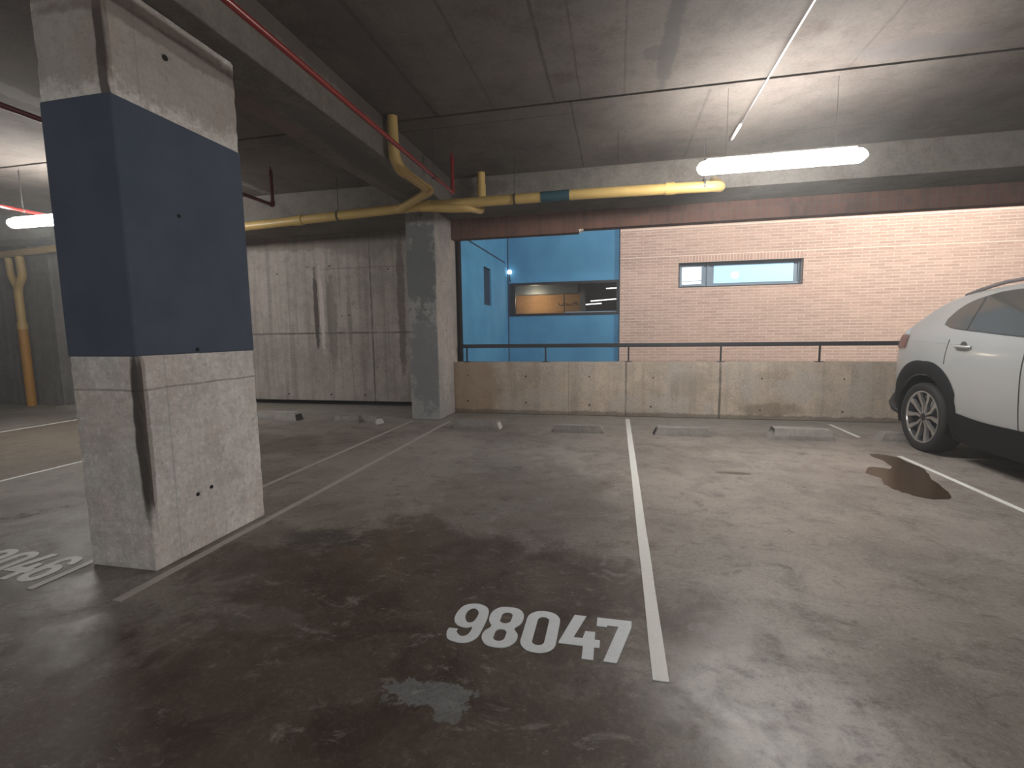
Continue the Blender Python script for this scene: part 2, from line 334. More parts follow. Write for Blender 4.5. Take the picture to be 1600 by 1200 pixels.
M['orange'] = plain('orange_pipe_paint', (0.52, 0.245, 0.03), 0.45, var=0.18, scale=5)
M['teal'] = plain('teal_pipe_paint', (0.022, 0.075, 0.10), 0.45)
M['red'] = plain('red_pipe_paint', (0.24, 0.018, 0.016), 0.25, var=0.2, scale=6)
M['darkred'] = plain('dark_red_pipe_paint', (0.11, 0.012, 0.010), 0.4)
M['rod'] = plain('steel_rod', (0.10, 0.095, 0.09), 0.5, 0.7)
M['galv'] = plain('white_conduit', (0.85, 0.85, 0.86), 0.3, 0.0, var=0.08)
M['rail'] = plain('dark_rail_paint', (0.035, 0.035, 0.042), 0.4)
M['hole'] = plain('hole_dark', (0.01, 0.009, 0.008), 0.9)
t = NT('brick_lintel'); X, Y, Z = t.xyz()[0], t.xyz()[1], t.xyz()[2]
def bricktex(t, v, w, h, c1, c2, mort, ms=0.008, off=0.5):
    nd = t.n('ShaderNodeTexBrick'); t.put(nd.inputs['Vector'], v); nd.offset = off
    nd.inputs['Color1'].default_value = (*c1, 1); nd.inputs['Color2'].default_value = (*c2, 1); nd.inputs['Mortar'].default_value = (*mort, 1)
    nd.inputs['Scale'].default_value = 1.0; nd.inputs['Mortar Size'].default_value = ms; nd.inputs['Mortar Smooth'].default_value = 0.3
    nd.inputs['Bias'].default_value = 0.0; nd.inputs['Brick Width'].default_value = w; nd.inputs['Row Height'].default_value = h
    return nd
nd = bricktex(t, t.vec(Z, X), 0.30, 0.075, (0.22, 0.115, 0.086), (0.165, 0.088, 0.068), (0.17, 0.135, 0.12), 0.006, 0.0)
c = t.mix(t.math('MULTIPLY', t.rng(t.noise(4, 6, .7), .45, .7), .6), nd.outputs[0], (0.10, 0.072, 0.06)); t.bump(nd.outputs[1], -0.3, 0.01)
M['soldier'] = t.out(c, 0.9, 0, 0.2)
t = NT('courtyard_brick'); X, Y, Z = t.xyz()[0], t.xyz()[1], t.xyz()[2]
nd = bricktex(t, t.vec(X, Z), 0.33, 0.072, (0.55, 0.395, 0.33), (0.43, 0.305, 0.255), (0.65, 0.53, 0.46), 0.010, 0.5)
c = t.mix(t.math('MULTIPLY', t.rng(t.noise(14, 5, .7, t.scaled((.25, 1, 2.2))), .5, .66), .5), nd.outputs[0], (0.37, 0.245, 0.205))
c = t.mix(t.math('MULTIPLY', t.rng(t.noise(.8, 5, .6), .4, .7), .25), c, (0.66, 0.47, 0.38))
t.bump(nd.outputs[1], -0.25, 0.01); M['brick'] = t.out(c, 0.85, 0, 0.25)
t = NT('courtyard_soldier_brick'); X, Y, Z = t.xyz()[0], t.xyz()[1], t.xyz()[2]
nd = bricktex(t, t.vec(Z, X), 0.30, 0.074, (0.58, 0.39, 0.32), (0.47, 0.31, 0.26), (0.68, 0.58, 0.50), 0.010, 0.0)
M['brickv'] = t.out(nd.outputs[0], 0.85, 0, 0.25)
M['mortar'] = plain('pale_mortar_band', (0.78, 0.66, 0.56), 0.85)
t = NT('blue_render'); nz = t.noise(1.4, 6, .6); n2 = t.noise(50, 4, .7)
c = t.mix(t.rng(nz, .3, .7), (0.062, 0.235, 0.42), (0.082, 0.29, 0.49)); c = t.mix(t.math('MULTIPLY', t.rng(t.noise(6, 4, .6, t.scaled((1, 1, .1))), .45, .7), .3), c, (0.10, 0.28, 0.47))
t.bump(n2, 0.2, 0.005); M['blue'] = t.out(c, 0.8, 0, 0.25)
M['navy'] = plain('dark_blue_recess', (0.008, 0.028, 0.065), 0.9)
M['black'] = plain('black_frame', (0.012, 0.014, 0.022), 0.4)
M['alu'] = plain('grey_blue_aluminium', (0.20, 0.27, 0.34), 0.4, 0.2, var=0.06)
def emis(name, col, st):
    t = NT(name); t.out(col, 0.5); t.put(t.b.inputs['Emission Color'], col); t.b.inputs['Emission Strength'].default_value = st; return t.m
M['tube'] = emis('lit_diffuser', (1.0, 0.975, 0.94), TUBE_E)
M['tube_dim'] = emis('lit_weaker_diffuser', (1.0, 0.975, 0.94), TUBE_E*0.8)
M['tube_reflection'] = emis('lit_reflection_tube', (1.0, 0.98, 0.95), 3.0)
M['bulb'] = emis('lit_bulb', (1.0, 0.95, 0.9), 6.0)
M['litpane'] = emis('lit_window_pane', (0.92, 1.0, 1.0), 1.0)
M['frost'] = emis('lit_frosted_pane', (0.42, 0.68, 0.86), 0.42)
M['frostspot'] = emis('glow_behind_pane', (0.62, 0.84, 0.98), 0.55)
M['housing'] = plain('lamp_housing_grey', (0.6, 0.62, 0.63), 0.5)
def glass(name, tint=(1, 1, 1), tr=0.9):
    t = NT(name); t.t.nodes.remove(t.b)
    g = t.n('ShaderNodeBsdfGlossy'); g.inputs['Roughness'].default_value = 0.02
    tp = t.n('ShaderNodeBsdfTransparent'); tp.inputs[0].default_value = (*[c*tr for c in tint], 1)
    mx = t.n('ShaderNodeMixShader'); fr = t.n('ShaderNodeFresnel'); fr.inputs[0].default_value = 1.5
    t.t.links.new(fr.outputs[0], mx.inputs[0]); t.t.links.new(tp.outputs[0], mx.inputs[1]); t.t.links.new(g.outputs[0], mx.inputs[2])
    t.t.links.new(mx.outputs[0], t.t.nodes['Material Output'].inputs[0]); return t.m
M['glass'] = glass('window_glass')
t = NT('ochre_brick_room'); X, Y, Z = t.xyz()[0], t.xyz()[1], t.xyz()[2]
nd = bricktex(t, t.vec(X, Z), 0.25, 0.08, (0.62, 0.34, 0.13), (0.52, 0.28, 0.11), (0.5, 0.32, 0.16), 0.006); M['ochre'] = t.out(nd.outputs[0], 0.8)
M['roomgrey'] = plain('room_grey', (0.25, 0.27, 0.27), 0.8)
M['roomdark'] = plain('room_dark', (0.035, 0.04, 0.055), 0.7)

# ------------------------------------------------------------------ setting
def tie_holes(parent, pts, r=0.012, n=(0, 1, 0)):
    for p in pts:
        bm = bmesh.new(); cyl(bm, p, n, r*random.uniform(.8, 1.2), 0.003, 12); obj('tie_hole', bm, M['hole'], parent)
struct(obj('floor', B(-17, 10, -9, 8.6, -0.25, 0.0), M['floor']))
struct(obj('ceiling', B(-17, 10, -9, 4.815, CE, CE+.3), M['ceil']))
struct(obj('ceiling', B(-17, 10, 4.845, 8.6, CE-.004, CE+.3), M['ceil']))
struct(obj('trim_1', B(-17, 10, 4.81, 4.85, CE+.03, CE+.3), M['void']))
struct(obj('wall_right', B(9.8, 10, -9, 7.4, 0, CE), M['shell']))
struct(obj('wall_rear', B(-17, 9.8, -9, -8.8, 0, CE), M['shell']))
struct(obj('wall_left', B(-17, -16.8, -8.8, 7.0, 0, CE), M['leftwall']))
# perimeter beam along the facade
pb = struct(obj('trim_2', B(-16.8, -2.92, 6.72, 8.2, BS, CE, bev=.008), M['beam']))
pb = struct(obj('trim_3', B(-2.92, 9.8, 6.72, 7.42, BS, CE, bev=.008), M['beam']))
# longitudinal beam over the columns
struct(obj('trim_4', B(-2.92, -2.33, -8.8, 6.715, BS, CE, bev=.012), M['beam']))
# left rear panel wall (stands off the floor by a dark gap)
wl = struct(obj('wall_panel', B(-11.33, -3.05, 7.9, 8.1, 0.085, BS, bev=.006), M['panel']))
tie_holes(wl, [(-6.2, 7.899, 2.45), (-5.55, 7.899, 2.55), (-5.1, 7.899, 2.55), (-3.95, 7.899, 2.45), (-4.9, 7.899, 1.65), (-4.75, 7.899, 1.66), (-5.2, 7.899, 0.2), (-4.5, 7.899, 0.2), (-6.1, 7.899, .2)], 0.016)
struct(obj('wall_rear_gap', B(-16.8, -3.05, 8.3, 8.4, 0, BS), M['void']))
# parapet and brick lintel
wp = struct(obj('wall_parapet', B(-2.6, 9.8, 7.4, 7.62, 0, 0.835, bev=.012), M['parapet']))
tie_holes(wp, [(x, 7.399, z) for x, z in ((-2.36, .62), (-1.4, .61), (-.4, .61), (.55, .6), (2.05, .6), (3.1, .6), (-2.37, .2), (-1.4, .19), (-.4, .17), (.52, .16), (2.04, .14), (3.1, .14))], 0.013)
bm = B(-2.6, 9.8, 7.43, 7.62, 2.845, CE); box(bm, -2.6, -0.58, 7.4301, 7.60, 2.80, 2.8449)
struct(obj('wall_lintel', bm, M['soldier']))
bm = bmesh.new()
v = [bm.verts.new(p) for p in ((-.58, 7.432, 2.845), (-.50, 7.432, 2.845), (-.56, 7.432, 2.80), (-.58, 7.55, 2.845), (-.50, 7.55, 2.845), (-.56, 7.55, 2.80))]
for f in ((0, 1, 2), (3, 5, 4), (0, 3, 4, 1), (1, 4, 5, 2), (2, 5, 3, 0)): bm.faces.new([v[i] for i in f])
struct(obj('trim_5', bm, M['mortar']))

def rough_col(bm, w=0.012, n=22):
    """worn arrises: bevelled and slightly nibbled"""
    bevel(bm, w, 2)
    ed = [e for e in bm.edges if abs(e.verts[0].co.z-e.verts[1].co.z) > 0.3]
    bmesh.ops.subdivide_edges(bm, edges=ed, cuts=60, use_grid_fill=True)
    cx = sum(v.co.x for v in bm.verts)/len(bm.verts); cy = sum(v.co.y for v in bm.verts)/len(bm.verts)
    for v in bm.verts:
        k = random.random()**3*0.010
        d = V((cx-v.co.x, cy-v.co.y, 0)).normalized(); v.co += d*k
bm = B(-2.945, -2.49, 2.035, 2.885, 0.0, BS-.004); rough_col(bm, .014)
col = tag(obj('concrete_column', bm, M['column']), 'near concrete column with a wide dark blue-grey painted band', 'column')
bm = B(-2.948, -2.487, 2.032, 2.888, 1.2, 2.53, bev=.012); obj('painted_band', bm, M['blueband'], col)['label'] = 'dark blue-grey painted band'
tie_holes(col, [(-2.4865, 2.42, 1.225), (-2.4865, 2.44, 0.36), (-2.4865, 2.37, 2.86)], 0.014, (1, 0, 0))
tie_holes(col, [(-2.4855, 2.37, 2.0), (-2.489, 2.34, 0.345)], 0.011, (1, 0, 0))
bm = B(-3.05, -2.6, 6.7, 7.9, 0.0, BS-.003, bev=.012)
p2 = tag(obj('concrete_pillar', bm, M['pillar']), 'bare concrete pillar at the left end of the low parapet', 'pillar')
tie_holes(p2, [(-2.598, 7.05, .5), (-2.598, 7.1, 1.35), (-2.598, 7.05, 2.1)], 0.012, (1, 0, 0))
bm = B(-12.6, -10.58, 7.16, 8.29, 0.0, BS-.003, bev=.015)
tag(obj('concrete_pillar', bm, M['leftwall']), 'dim stained concrete pillar in the far left behind the orange downpipe', 'pillar')

# ------------------------------------------------------------------ painted floor lines
def fline(x0, x1, y0, y1, mat, label, skew=0.0):
    bm = bmesh.new(); n = 24
    L = [[], []]
    for i in range(n+1):
        y = y0+(y1-y0)*i/n
        for s, x in ((0, x0), (1, x1)): L[s].append((x+skew*i/n+random.uniform(-.0015, .0015), y))
    for a in range(n):
        q = [L[0][a], L[1][a], L[1][a+1], L[0][a+1]]
        vs = [bm.verts.new((x, y, .0035)) for x, y in q]+[bm.verts.new((x, y, .0003)) for x, y in q]
        bm.faces.new(vs[:4]); bm.faces.new(vs[4:][::-1])
        for k in range(4): bm.faces.new((vs[k], vs[(k+1) % 4], vs[4+(k+1) % 4], vs[4+k]))
    bmesh.ops.remove_doubles(bm, verts=bm.verts, dist=1e-5)
    return tag(obj('parking_line', bm, mat), label, 'line', 'painted bay lines')
fline(0.145, 0.205, 1.72, 7.2, M['white'], 'crisp white bay line just right of the painted number 98047')
fline(-2.44, -2.39, 1.76, 6.62, M['faded'], 'faded line running along the right foot of the near column')
fline(-3.01, -2.965, 1.76, 6.6, M['faded'], 'faded line reaching the left corner of the bare pillar')
fline(2.80, 2.845, 3.0, 5.45, M['white'], 'thin white bay line beside the parked car')
fline(2.83, 2.875, 6.35, 7.15, M['white'], 'short faint stub of bay line behind the large wheel stop')
fline(-5.565, -5.52, 1.8, 6.6, M['white'], 'line on the near side of the ochre floor strip')
fline(-8.52, -8.47, 1.8, 6.6, M['white'], 'line on the far side of the ochre floor strip')

def smooth_loop(pts, sub=6, corner=()):
    out = []; n = len(pts)
    for i in range(n):
        p0, p1, p2, p3 = [V((*pts[(i+k) % n], 0)) for k in (-1, 0, 1, 2)]
        if i in corner and (i+1) % n in corner: out.append(tuple(p1[:2])); continue
        for k in range(sub):
            u = k/sub
            if i in corner: p0 = p1-(p2-p1)
            if (i+1) % n in corner: p3 = p2+(p2-p1)
            q = 0.5*((2*p1)+(-p0+p2)*u+(2*p0-5*p1+4*p2-p3)*u*u+(-p0+3*p1-3*p2+p3)*u**3)
            out.append((q.x, q.y))
    return out
def flat_shape(name, loops, mat, parent, z0=.0004, h=.0032, rot=None):
    cu = bpy.data.curves.new(name, 'CURVE'); cu.dimensions = '2D'; cu.fill_mode = 'BOTH'
    for lp in loops:
        sp = cu.splines.new('POLY'); sp.points.add(len(lp)-1)
        for i, (x, y) in enumerate(lp): sp.points[i].co = (x, y, 0, 1)
        sp.use_cyclic_u = True
    cu.extrude = h/2
    tmp = bpy.data.objects.new(name+'_c', cu); COL.objects.link(tmp)
    dg = bpy.context.evaluated_depsgraph_get(); me = bpy.data.meshes.new_from_object(tmp.evaluated_get(dg))
    bpy.data.objects.remove(tmp); bpy.data.curves.remove(cu)
    me.name = name; me.transform(Matrix.Translation((0, 0, z0+h/2))); me.materials.clear(); me.materials.append(mat)
    o = bpy.data.objects.new(name, me); COL.objects.link(o)
    if parent is not None: o.parent = parent
    return o
def rrect(cx, cy, w, h, r, n=6):
    out = []
    for sx, sy, a0 in ((1, 1, 0), (-1, 1, 90), (-1, -1, 180), (1, -1, 270)):
        for k in range(n+1):
            a = math.radians(a0+90*k/n); out.append((cx+sx*(w/2-r)+r*math.cos(a), cy+sy*(h/2-r)+r*math.sin(a)))
    return out
# digits in a 0.15 x 0.29 cell, lower-left origin
nine = [smooth_loop([(0.0, .055), (0.0, .088), (.04, .088), (.042, .066), (.072, .041), (.097, .062), (.099, .112), (.072, .103), (.03, .113), (.002, .152), (-.002, .212), (.015, .268), (.07, .292), (.125, .27), (.146, .212), (.147, .105), (.14, .045), (.11, .008), (.068, .0), (.02, .014)], 5, (1, 2)),
        smooth_loop([(.045, .18), (.042, .222), (.055, .248), (.075, .25), (.096, .225), (.099, .185), (.09, .148), (.066, .143)], 4)]
eight = [smooth_loop([(.002, .05), (.002, .095), (.022, .135), (.0, .18), (.0, .243), (.03, .285), (.075, .293), (.12, .285), (.15, .243), (.15, .18), (.128, .137), (.15, .098), (.15, .05), (.12, .01), (.075, 0), (.03, .01)], 5),
         rrect(.075, .208, .05, .085, .024), rrect(.075, .082, .05, .082, .024)]
zero = [rrect(.075, .146, .15, .292, .068, 8), rrect(.075, .146, .052, .2, .025)]
four = [[(0, .086), (.05, .29), (.103, .29), (.058, .128), (.097, .128), (.106, .18), (.148, .18), (.148, .128), (.17, .128), (.17, .078), (.148, .078), (.148, 0), (.102, 0), (.102, .078), (0, .078)]]
seven = [[(0, .29), (.152, .29), (.15, .245), (.086, 0), (.034, 0), (.094, .238), (.045, .238), (.045, .226), (0, .226)]]
six = [[(.145-x, .292-y) for x, y in lp] for lp in nine]
def number(x, y, digits, label, mat):
    o = thing('painted_number', label, 'number', (x, y, 0), 'stencilled bay numbers')
    for dx, lp in digits:
        d = flat_shape('digit', [[(px+dx, py) for px, py in l] for l in lp], mat, o)
    return o
number(-0.712, 1.786, [(0, nine), (.158, eight), (.327, zero), (.487, four), (.64, seven)], 'white stencilled number 98047 on the floor left of the crisp white line', M['number'])
number(-3.872, 1.81, [(0, nine), (.158, eight), (.327, zero), (.487, four), (.665, six)], 'faded white number ending in 6 on the floor left of the near column', M['white'])

# puddle
PUD = [(2.21, 4.78), (2.36, 4.98), (2.5, 4.95), (2.57, 5.19), (2.58, 5.5), (2.76, 5.45), (2.78, 5.2), (2.77, 4.95), (2.66, 4.64), (2.55, 4.2), (2.4, 4.1), (2.29, 4.14), (2.22, 4.28), (2.2, 4.45), (2.27, 4.6)]
bm = bmesh.new()
pts = smooth_loop(PUD, 4)
t = NT('oily_puddle'); nz = t.noise(6, 6, .7); M['puddle'] = t.out(t.mix(nz, (0.032, 0.018, 0.009), (0.075, 0.045, 0.024)), 0.25, 0, 0.5)
pts = [(x+random.uniform(-.012, .012), y+random.uniform(-.02, .02)) for x, y in pts]
bm.free(); tag(flat_shape('puddle', [pts], M['puddle'], None, .0003, .002), 'brown oily puddle on the floor beside the car', 'puddle')

# ------------------------------------------------------------------ wheel stops
def wheel_stop(x0, x1, yc, h, d, label, ends=('', ''), cham=0.04, top=0.72, rz=0.0, mat=None):
    L = x1-x0
    root = thing('wheel_stop', label, 'wheel stop', ((x0+x1)/2, yc, 0), 'concrete wheel stops')
    bm = bmesh.new(); n = 14; R = []
    for i in range(n+1):
        u = i/n; x = -L/2+L*u
        e = 1.0
        if u == 0 or u == 1: e = 0.75
        w = d/2*random.uniform(.985, 1.015); hh = h*random.uniform(.97, 1.03)
        xx = x+(cham if u == 0 else (-cham if u == 1 else 0))*0
        ring = [(-w, 0), (-w, hh*.35), (-w*top-(.01), hh*e), (w*top+.01, hh*e), (w, hh*.35), (w, 0)]
        R.append([bm.verts.new((xx + (cham*(z/h) if u == 0 else (-cham*(z/h) if u == 1 else 0)), y, z)) for y, z in ring])
    for a, b in zip(R, R[1:]):
        for k in range(6): bm.faces.new((a[k], a[(k+1) % 6], b[(k+1) % 6], b[k]))
    bm.faces.new(R[0]); bm.faces.new(R[-1][::-1])
    bo = obj('body', bm, M[mat or 'stop'], None); bo.parent = root
    for side, e in ((-1, ends[0]), (1, ends[1])):
        if not e: continue
        r0 = R0 = None
        bm = bmesh.new(); xs = side*L/2; g = side*.003
        pr = [(-d/2, 0), (-d/2, h*.35), (-d/2*top-.01, h*.75), (d/2*top+.01, h*.75), (d/2, h*.35), (d/2, 0)]
        a = [bm.verts.new((xs-side*cham*z/h+g, y, z+.001)) for y, z in pr]; b = [bm.verts.new((xs-side*cham*z/h-side*.004, y, z+.001)) for y, z in pr]
        bm.faces.new(a); bm.faces.new(b[::-1])
        for k in range(6): bm.faces.new((a[k], a[(k+1) % 6], b[(k+1) % 6], b[k]))
        eo = obj('end_face', bm, M['stopwhite' if e == 'w' else 'stopdark']); eo.parent = root; eo['label'] = 'white painted end' if e == 'w' else 'dark end'
    root.rotation_euler = (0, 0, rz); return root
wheel_stop(-2.19, -1.53, 6.22, 0.11, 0.17, 'grey wheel stop with a white end, beside the bare pillar', ('', 'w'), rz=.01)
wheel_stop(-0.80, -0.14, 6.16, 0.095, 0.15, 'plain grey wheel stop directly left of the crisp white line', ('d', ''))
wheel_stop(0.47, 1.15, 6.17, 0.10, 0.16, 'rounded grey wheel stop directly right of the crisp white line', ('d', ''), .05, .75)
wheel_stop(1.80, 2.50, 6.17, 0.13, 0.2, 'largest rough wheel stop with sloped ends, nearest the car', ('', ''), .10, .7, -.01)
wheel_stop(-5.62, -4.80, 6.42, 0.12, 0.16, 'whitish wheel stop with dark end seen right of the near column', ('', 'd'), .03, mat='stoppale')
wheel_stop(-7.4, -6.7, 6.5, 0.10, 0.16, 'wheel stop far left, mostly hidden behind the near column')
wheel_stop(-9.9, -9.25, 6.6, 0.10, 0.16, 'dim wheel stop on the far left in front of the orange downpipe')
wheel_stop(3.0, 3.62, 6.24, 0.10, 0.16, 'wheel stop behind the rear wheel of the car')
# the broken one
for (x0, x1, yc, h, lab, rz) in ((-4.17, -3.75, 6.42, .09, 'left slab of the broken wheel stop by the panel wall', .05), (-3.62, -3.36, 6.34, .10, 'small pale broken-off chunk beside the pillar foot', -.35)):
    wheel_stop(x0, x1, yc, h, 0.15, lab, ('', 'w') if x0 > -3.7 else ('', ''), .05, .5, rz)

# ------------------------------------------------------------------ handrail on the parapet
r = thing('handrail', 'dark metal handrail on short posts along the parapet top', 'railing', (0, 7.47, .835))
bm = bmesh.new(); box(bm, -2.47, 9.7, 7.445, 7.495, 1.062, 1.122); bevel(bm, .006); obj('top_rail', bm, M['rail'], r)
for x in (-2.39, -1.09, .185, 1.5, 2.8, 4.1, 5.4, 6.7, 8.0, 9.3):
    bm = B(x-.012, x+.012, 7.462, 7.478, .84, 1.063); p = obj('post', bm, M['rail'], r)
    bm = B(x-.055, x+.055, 7.43, 7.51, .8355, .846, bev=.003); f = obj('base_plate', bm, M['rail'], p)

# ------------------------------------------------------------------ pipes
A0 = V((-2.6, 6.12, 2.985)); A1 = V((-11.12, 7.0, 2.93)); d = (A1-A0).normalized()
r = thing('drain_pipe', 'yellow drain pipe with one teal band, running under the ceiling to the orange downpipe', 'pipe', (-4, 6.2, 2.9))
bm = bmesh.new(); tube(bm, [A1+d*2.0, A1, A0, V((-.5, 6.1, 2.985)), V((1.12, 6.1, 2.96)), V((1.2, 6.3, 3.0)), V((1.2, 6.7, 3.18))], .062, 20, .12)
obj('main_pipe', bm, M['yellow'], r, True, 50)
bm = bmesh.new(); tube(bm, [(-.935, 6.1, 2.985), (-.58, 6.1, 2.985)], .0645, 24); obj('teal_band', bm, M['teal'], r, True, 50)['label'] = 'teal painted band'
for a, ln in ((A0+V((.12, 0, 0)), .14), (A0+d*1.95, .16), (A0+d*3.6, .12), (V((.6, 6.1, 2.97)), .1)):
    bm = bmesh.new(); dd = V((1, 0, 0)) if a.x > -2.6 else d; tube(bm, [a-dd*ln/2, a+dd*ln/2], .072, 20); obj('coupling', bm, M['yellow'], r, True, 50)
bm = bmesh.new(); tube(bm, [(-2.24, 4.71, CE), (-2.24, 4.73, 3.10), (-2.24, 4.86, 3.03), (-2.24, 5.66, 3.035), (-2.88, 6.14, 2.965)], .05, 16, .09); obj('branch_pipe', bm, M['yellow'], r, True, 50)
bm = bmesh.new(); tube(bm, [(-2.24, 4.715, 3.2), (-2.24, 4.73, 3.10), (-2.24, 4.86, 3.03), (-2.24, 4.97, 3.03)], .059, 16, .09); obj('elbow', bm, M['yellow'], r, True, 50)
bm = bmesh.new(); tube(bm, [(-2.24, 5.55, 3.035), (-2.24, 5.66, 3.035), (-2.36, 5.75, 3.022)], .058, 16, .04); obj('elbow', bm, M['yellow'], r, True, 50)
bm = bmesh.new(); tube(bm, [(-2.52, 6.11, 2.97), (-2.1, 6.07, 2.915), (-1.86, 6.12, 2.92), (-1.83, 6.5, 2.98), (-1.84, 6.56, 3.1), (-1.84, 6.57, CE)], .055, 16, .09); obj('branch_pipe', bm, M['yellow'], r, True, 50)
bm = bmesh.new(); tube(bm, [(-1.84, 6.57, 3.05), (-1.84, 6.57, 3.34)], .062, 16); obj('coupling', bm, M['yellow'], r, True, 50)
for x, y in ((-1.27, 6.1), (-3.85, 6.25), (-.6, 6.1-.0), (-5.9, 6.46), (.98, 6.1)):
    if x == -.6: continue
    bm = bmesh.new(); tube(bm, [(x, y, 3.04), (x, y, CE)], .005, 8); lathe(bm, [(.066, -.012), (.07, -.012), (.07, .012), (.066, .012)], (x, y, 2.98 if x > -3 else 2.975), 'x', 20, True); obj('hanger', bm, M['rod'], r)
r = thing('downpipe', 'orange and yellow downpipe with a forked top on the far left pillar', 'pipe', (-11.25, 7.0, 0))
bm = bmesh.new(); tube(bm, [(-11.24, 7.04, 0), (-11.24, 7.04, 1.55)], .075, 18); obj('lower_pipe', bm, M['orange'], r, True, 50)['label'] = 'orange lower length'
bm = bmesh.new(); tube(bm, [(-11.24, 7.04, 1.55), (-11.24, 7.04, 2.28), (-11.05, 7.02, 2.5), (-11.05, 7.0, 2.862)], .066, 18, .1); obj('upper_pipe', bm, M['yellow'], r, True, 50)
bm = bmesh.new(); tube(bm, [(-11.24, 7.04, 2.28), (-11.36, 7.03, 2.5), (-11.36, 7.02, 2.85)], .055, 18, .12); obj('upper_pipe', bm, M['yellow'], r, True, 50)
bm = bmesh.new(); tube(bm, [(-11.24, 7.04, 1.5), (-11.24, 7.04, 1.62)], .08, 18); obj('coupling', bm, M['yellow'], r, True, 50)

def red_pipe(x, z, y0, y1, mat, label, rise=True, rods=()):
    r = thing('sprinkler_pipe', label, 'pipe', (x, (y0+y1)/2, z), 'red sprinkler pipes')
    bm = bmesh.new(); tube(bm, [(x, y0, z), (x, y1, z), (x, y1+.0, z+.38)] if rise else [(x, y0, z), (x, y1, z)], .021, 12, .03); obj('pipe', bm, mat, r, True, 50)
    if rise:
        bm = bmesh.new(); lathe(bm, [(.001, .475), (.006, .47), (.008, .44), (.02, .42), (.024, .38), (.024, .34)], (x, y1, z), 'z', 14); obj('sprinkler_head', bm, mat, r, True, 40)
        bm = bmesh.new(); tube(bm, [(x, y1-.05, z), (x, y1, z), (x, y1, z+.05)], .028, 12, .02); obj('elbow', bm, mat, r, True, 40)
    for y in rods:
        bm = bmesh.new(); tube(bm, [(x, y, z+.03), (x, y, CE)], .005, 8); lathe(bm, [(.023, -.01), (.028, -.01), (.028, .01), (.023, .01)], (x, y, z), 'y', 16, True); obj('hanger', bm, M['rod'], r)
    return r
r = red_pipe(-1.93, 2.98, -6, 5.62, M['red'], 'bright red sprinkler pipe running along the right side of the ceiling beam', True, (5.02, 2.0, -1.0))
bm = bmesh.new(); tube(bm, [(-1.985, -6, 3.015), (-1.985, 5.6, 3.015)], .009, 8); obj('conduit', bm, M['red'], r, True)
red_pipe(-4.28, 2.955, -6, 5.46, M['darkred'], 'dark red sprinkler pipe reappearing just right of the near column', True, (4.9, 1.5))
red_pipe(-7.65, 2.99, -6, 5.46, M['red'], 'red sprinkler pipe on the far left above the left lamp', True, (4.95, 1.5))

# ------------------------------------------------------------------ conduit and lamps
r = thing('ceiling_conduit', 'thin shiny white conduit running along the ceiling over the bright lamp', 'conduit', (1.27, 3, 3.47))
bm = bmesh.new(); tube(bm, [(1.27, -6, 3.475), (1.27, 5.85, 3.475)], .007, 10); obj('tube', bm, M['galv'], r, True)
bm = bmesh.new(); tube(bm, [(1.27, 5.7, 3.475), (1.27, 5.75, 3.475), (1.27, 6.1, 3.475), (1.27, 6.16, 3.475)], [.008, .02, .02, .008], 12); obj('end_fitting', bm, M['galv'], r, True)
def make_lamp(loc, label):
    r = thing('tube_lamp', label, 'lamp', loc, 'hanging tube lamps')
    bm = bmesh.new(); R = []
    n = 16
    for x, s in ((-.70, .25), (-.683, .7), (-.65, 1), (.65, 1), (.68, .7), (.71, .2)):
        R.append([bm.verts.new((x,   .075*s*math.cos(2*math.pi*k/n), .060*s*math.sin(2*math.pi*k/n))) for k in range(n)])
    for a, b in zip(R, R[1:]):
        for k in range(n): bm.faces.new((a[k], a[(k+1) % n], b[(k+1) % n], b[k]))
    bm.faces.new(R[0]); bm.faces.new(R[-1][::-1])
    o = obj('diffuser', bm, M['tube'], None, True, 50); o.parent = r
    bm = B(-.62, .62, -.028, .028, .061, .078, bev=.006); o = obj('housing', bm, M['housing']); o.parent = r
    for x in (-.45, .45):
        bm = bmesh.new(); tube(bm, [(x, 0, .075), (x, 0, CE-loc[2])], .002, 6); o = obj('suspension_wire', bm, M['rod']); o.parent = r
    return r
L0 = make_lamp((1.43, 4.93, 2.812), 'large bright tube lamp hanging in front of the opening')
def at(x, y, lab, dim=False):
    o = dup(L0, V((x, y, 2.812))-V(L0.location), lab, 'hanging tube lamps')
    if dim:
        for ch in o.children:
            if ch.name.startswith('diffuser'): ch.data = ch.data.copy(); ch.data.materials[0] = M['tube_dim']
    return o
at(-7.08, 4.88, 'smaller-looking lit tube lamp at the left edge beside the near column', True)
at(1.3, -3.6, 'tube lamp hanging behind the viewer in line with the bright one')
at(-6.3, -3.6, 'tube lamp hanging behind the viewer on the left side', True)
at(8.2, 1.2, 'tube lamp hanging past the parked car on the right')

# ------------------------------------------------------------------ courtyard buildings
YF = 13.0
def wall_with_hole(name, x0, x1, y0, y1, z0, z1, hx0, hx1, hz0, hz1, mat):
    bm = bmesh.new()
    box(bm, x0, hx0, y0, y1, z0, z1); box(bm, hx1, x1, y0, y1, z0, z1)
    box(bm, hx0, hx1, y0, y1, z0, hz0); box(bm, hx0, hx1, y0, y1, hz1, z1)
    return struct(obj(name, bm, mat))
wall_with_hole('wall_courtyard', -2.935, 0.08, YF, YF+.25, -3, 8, -2.90, 0.06, 1.755, 2.655, M['blue'])
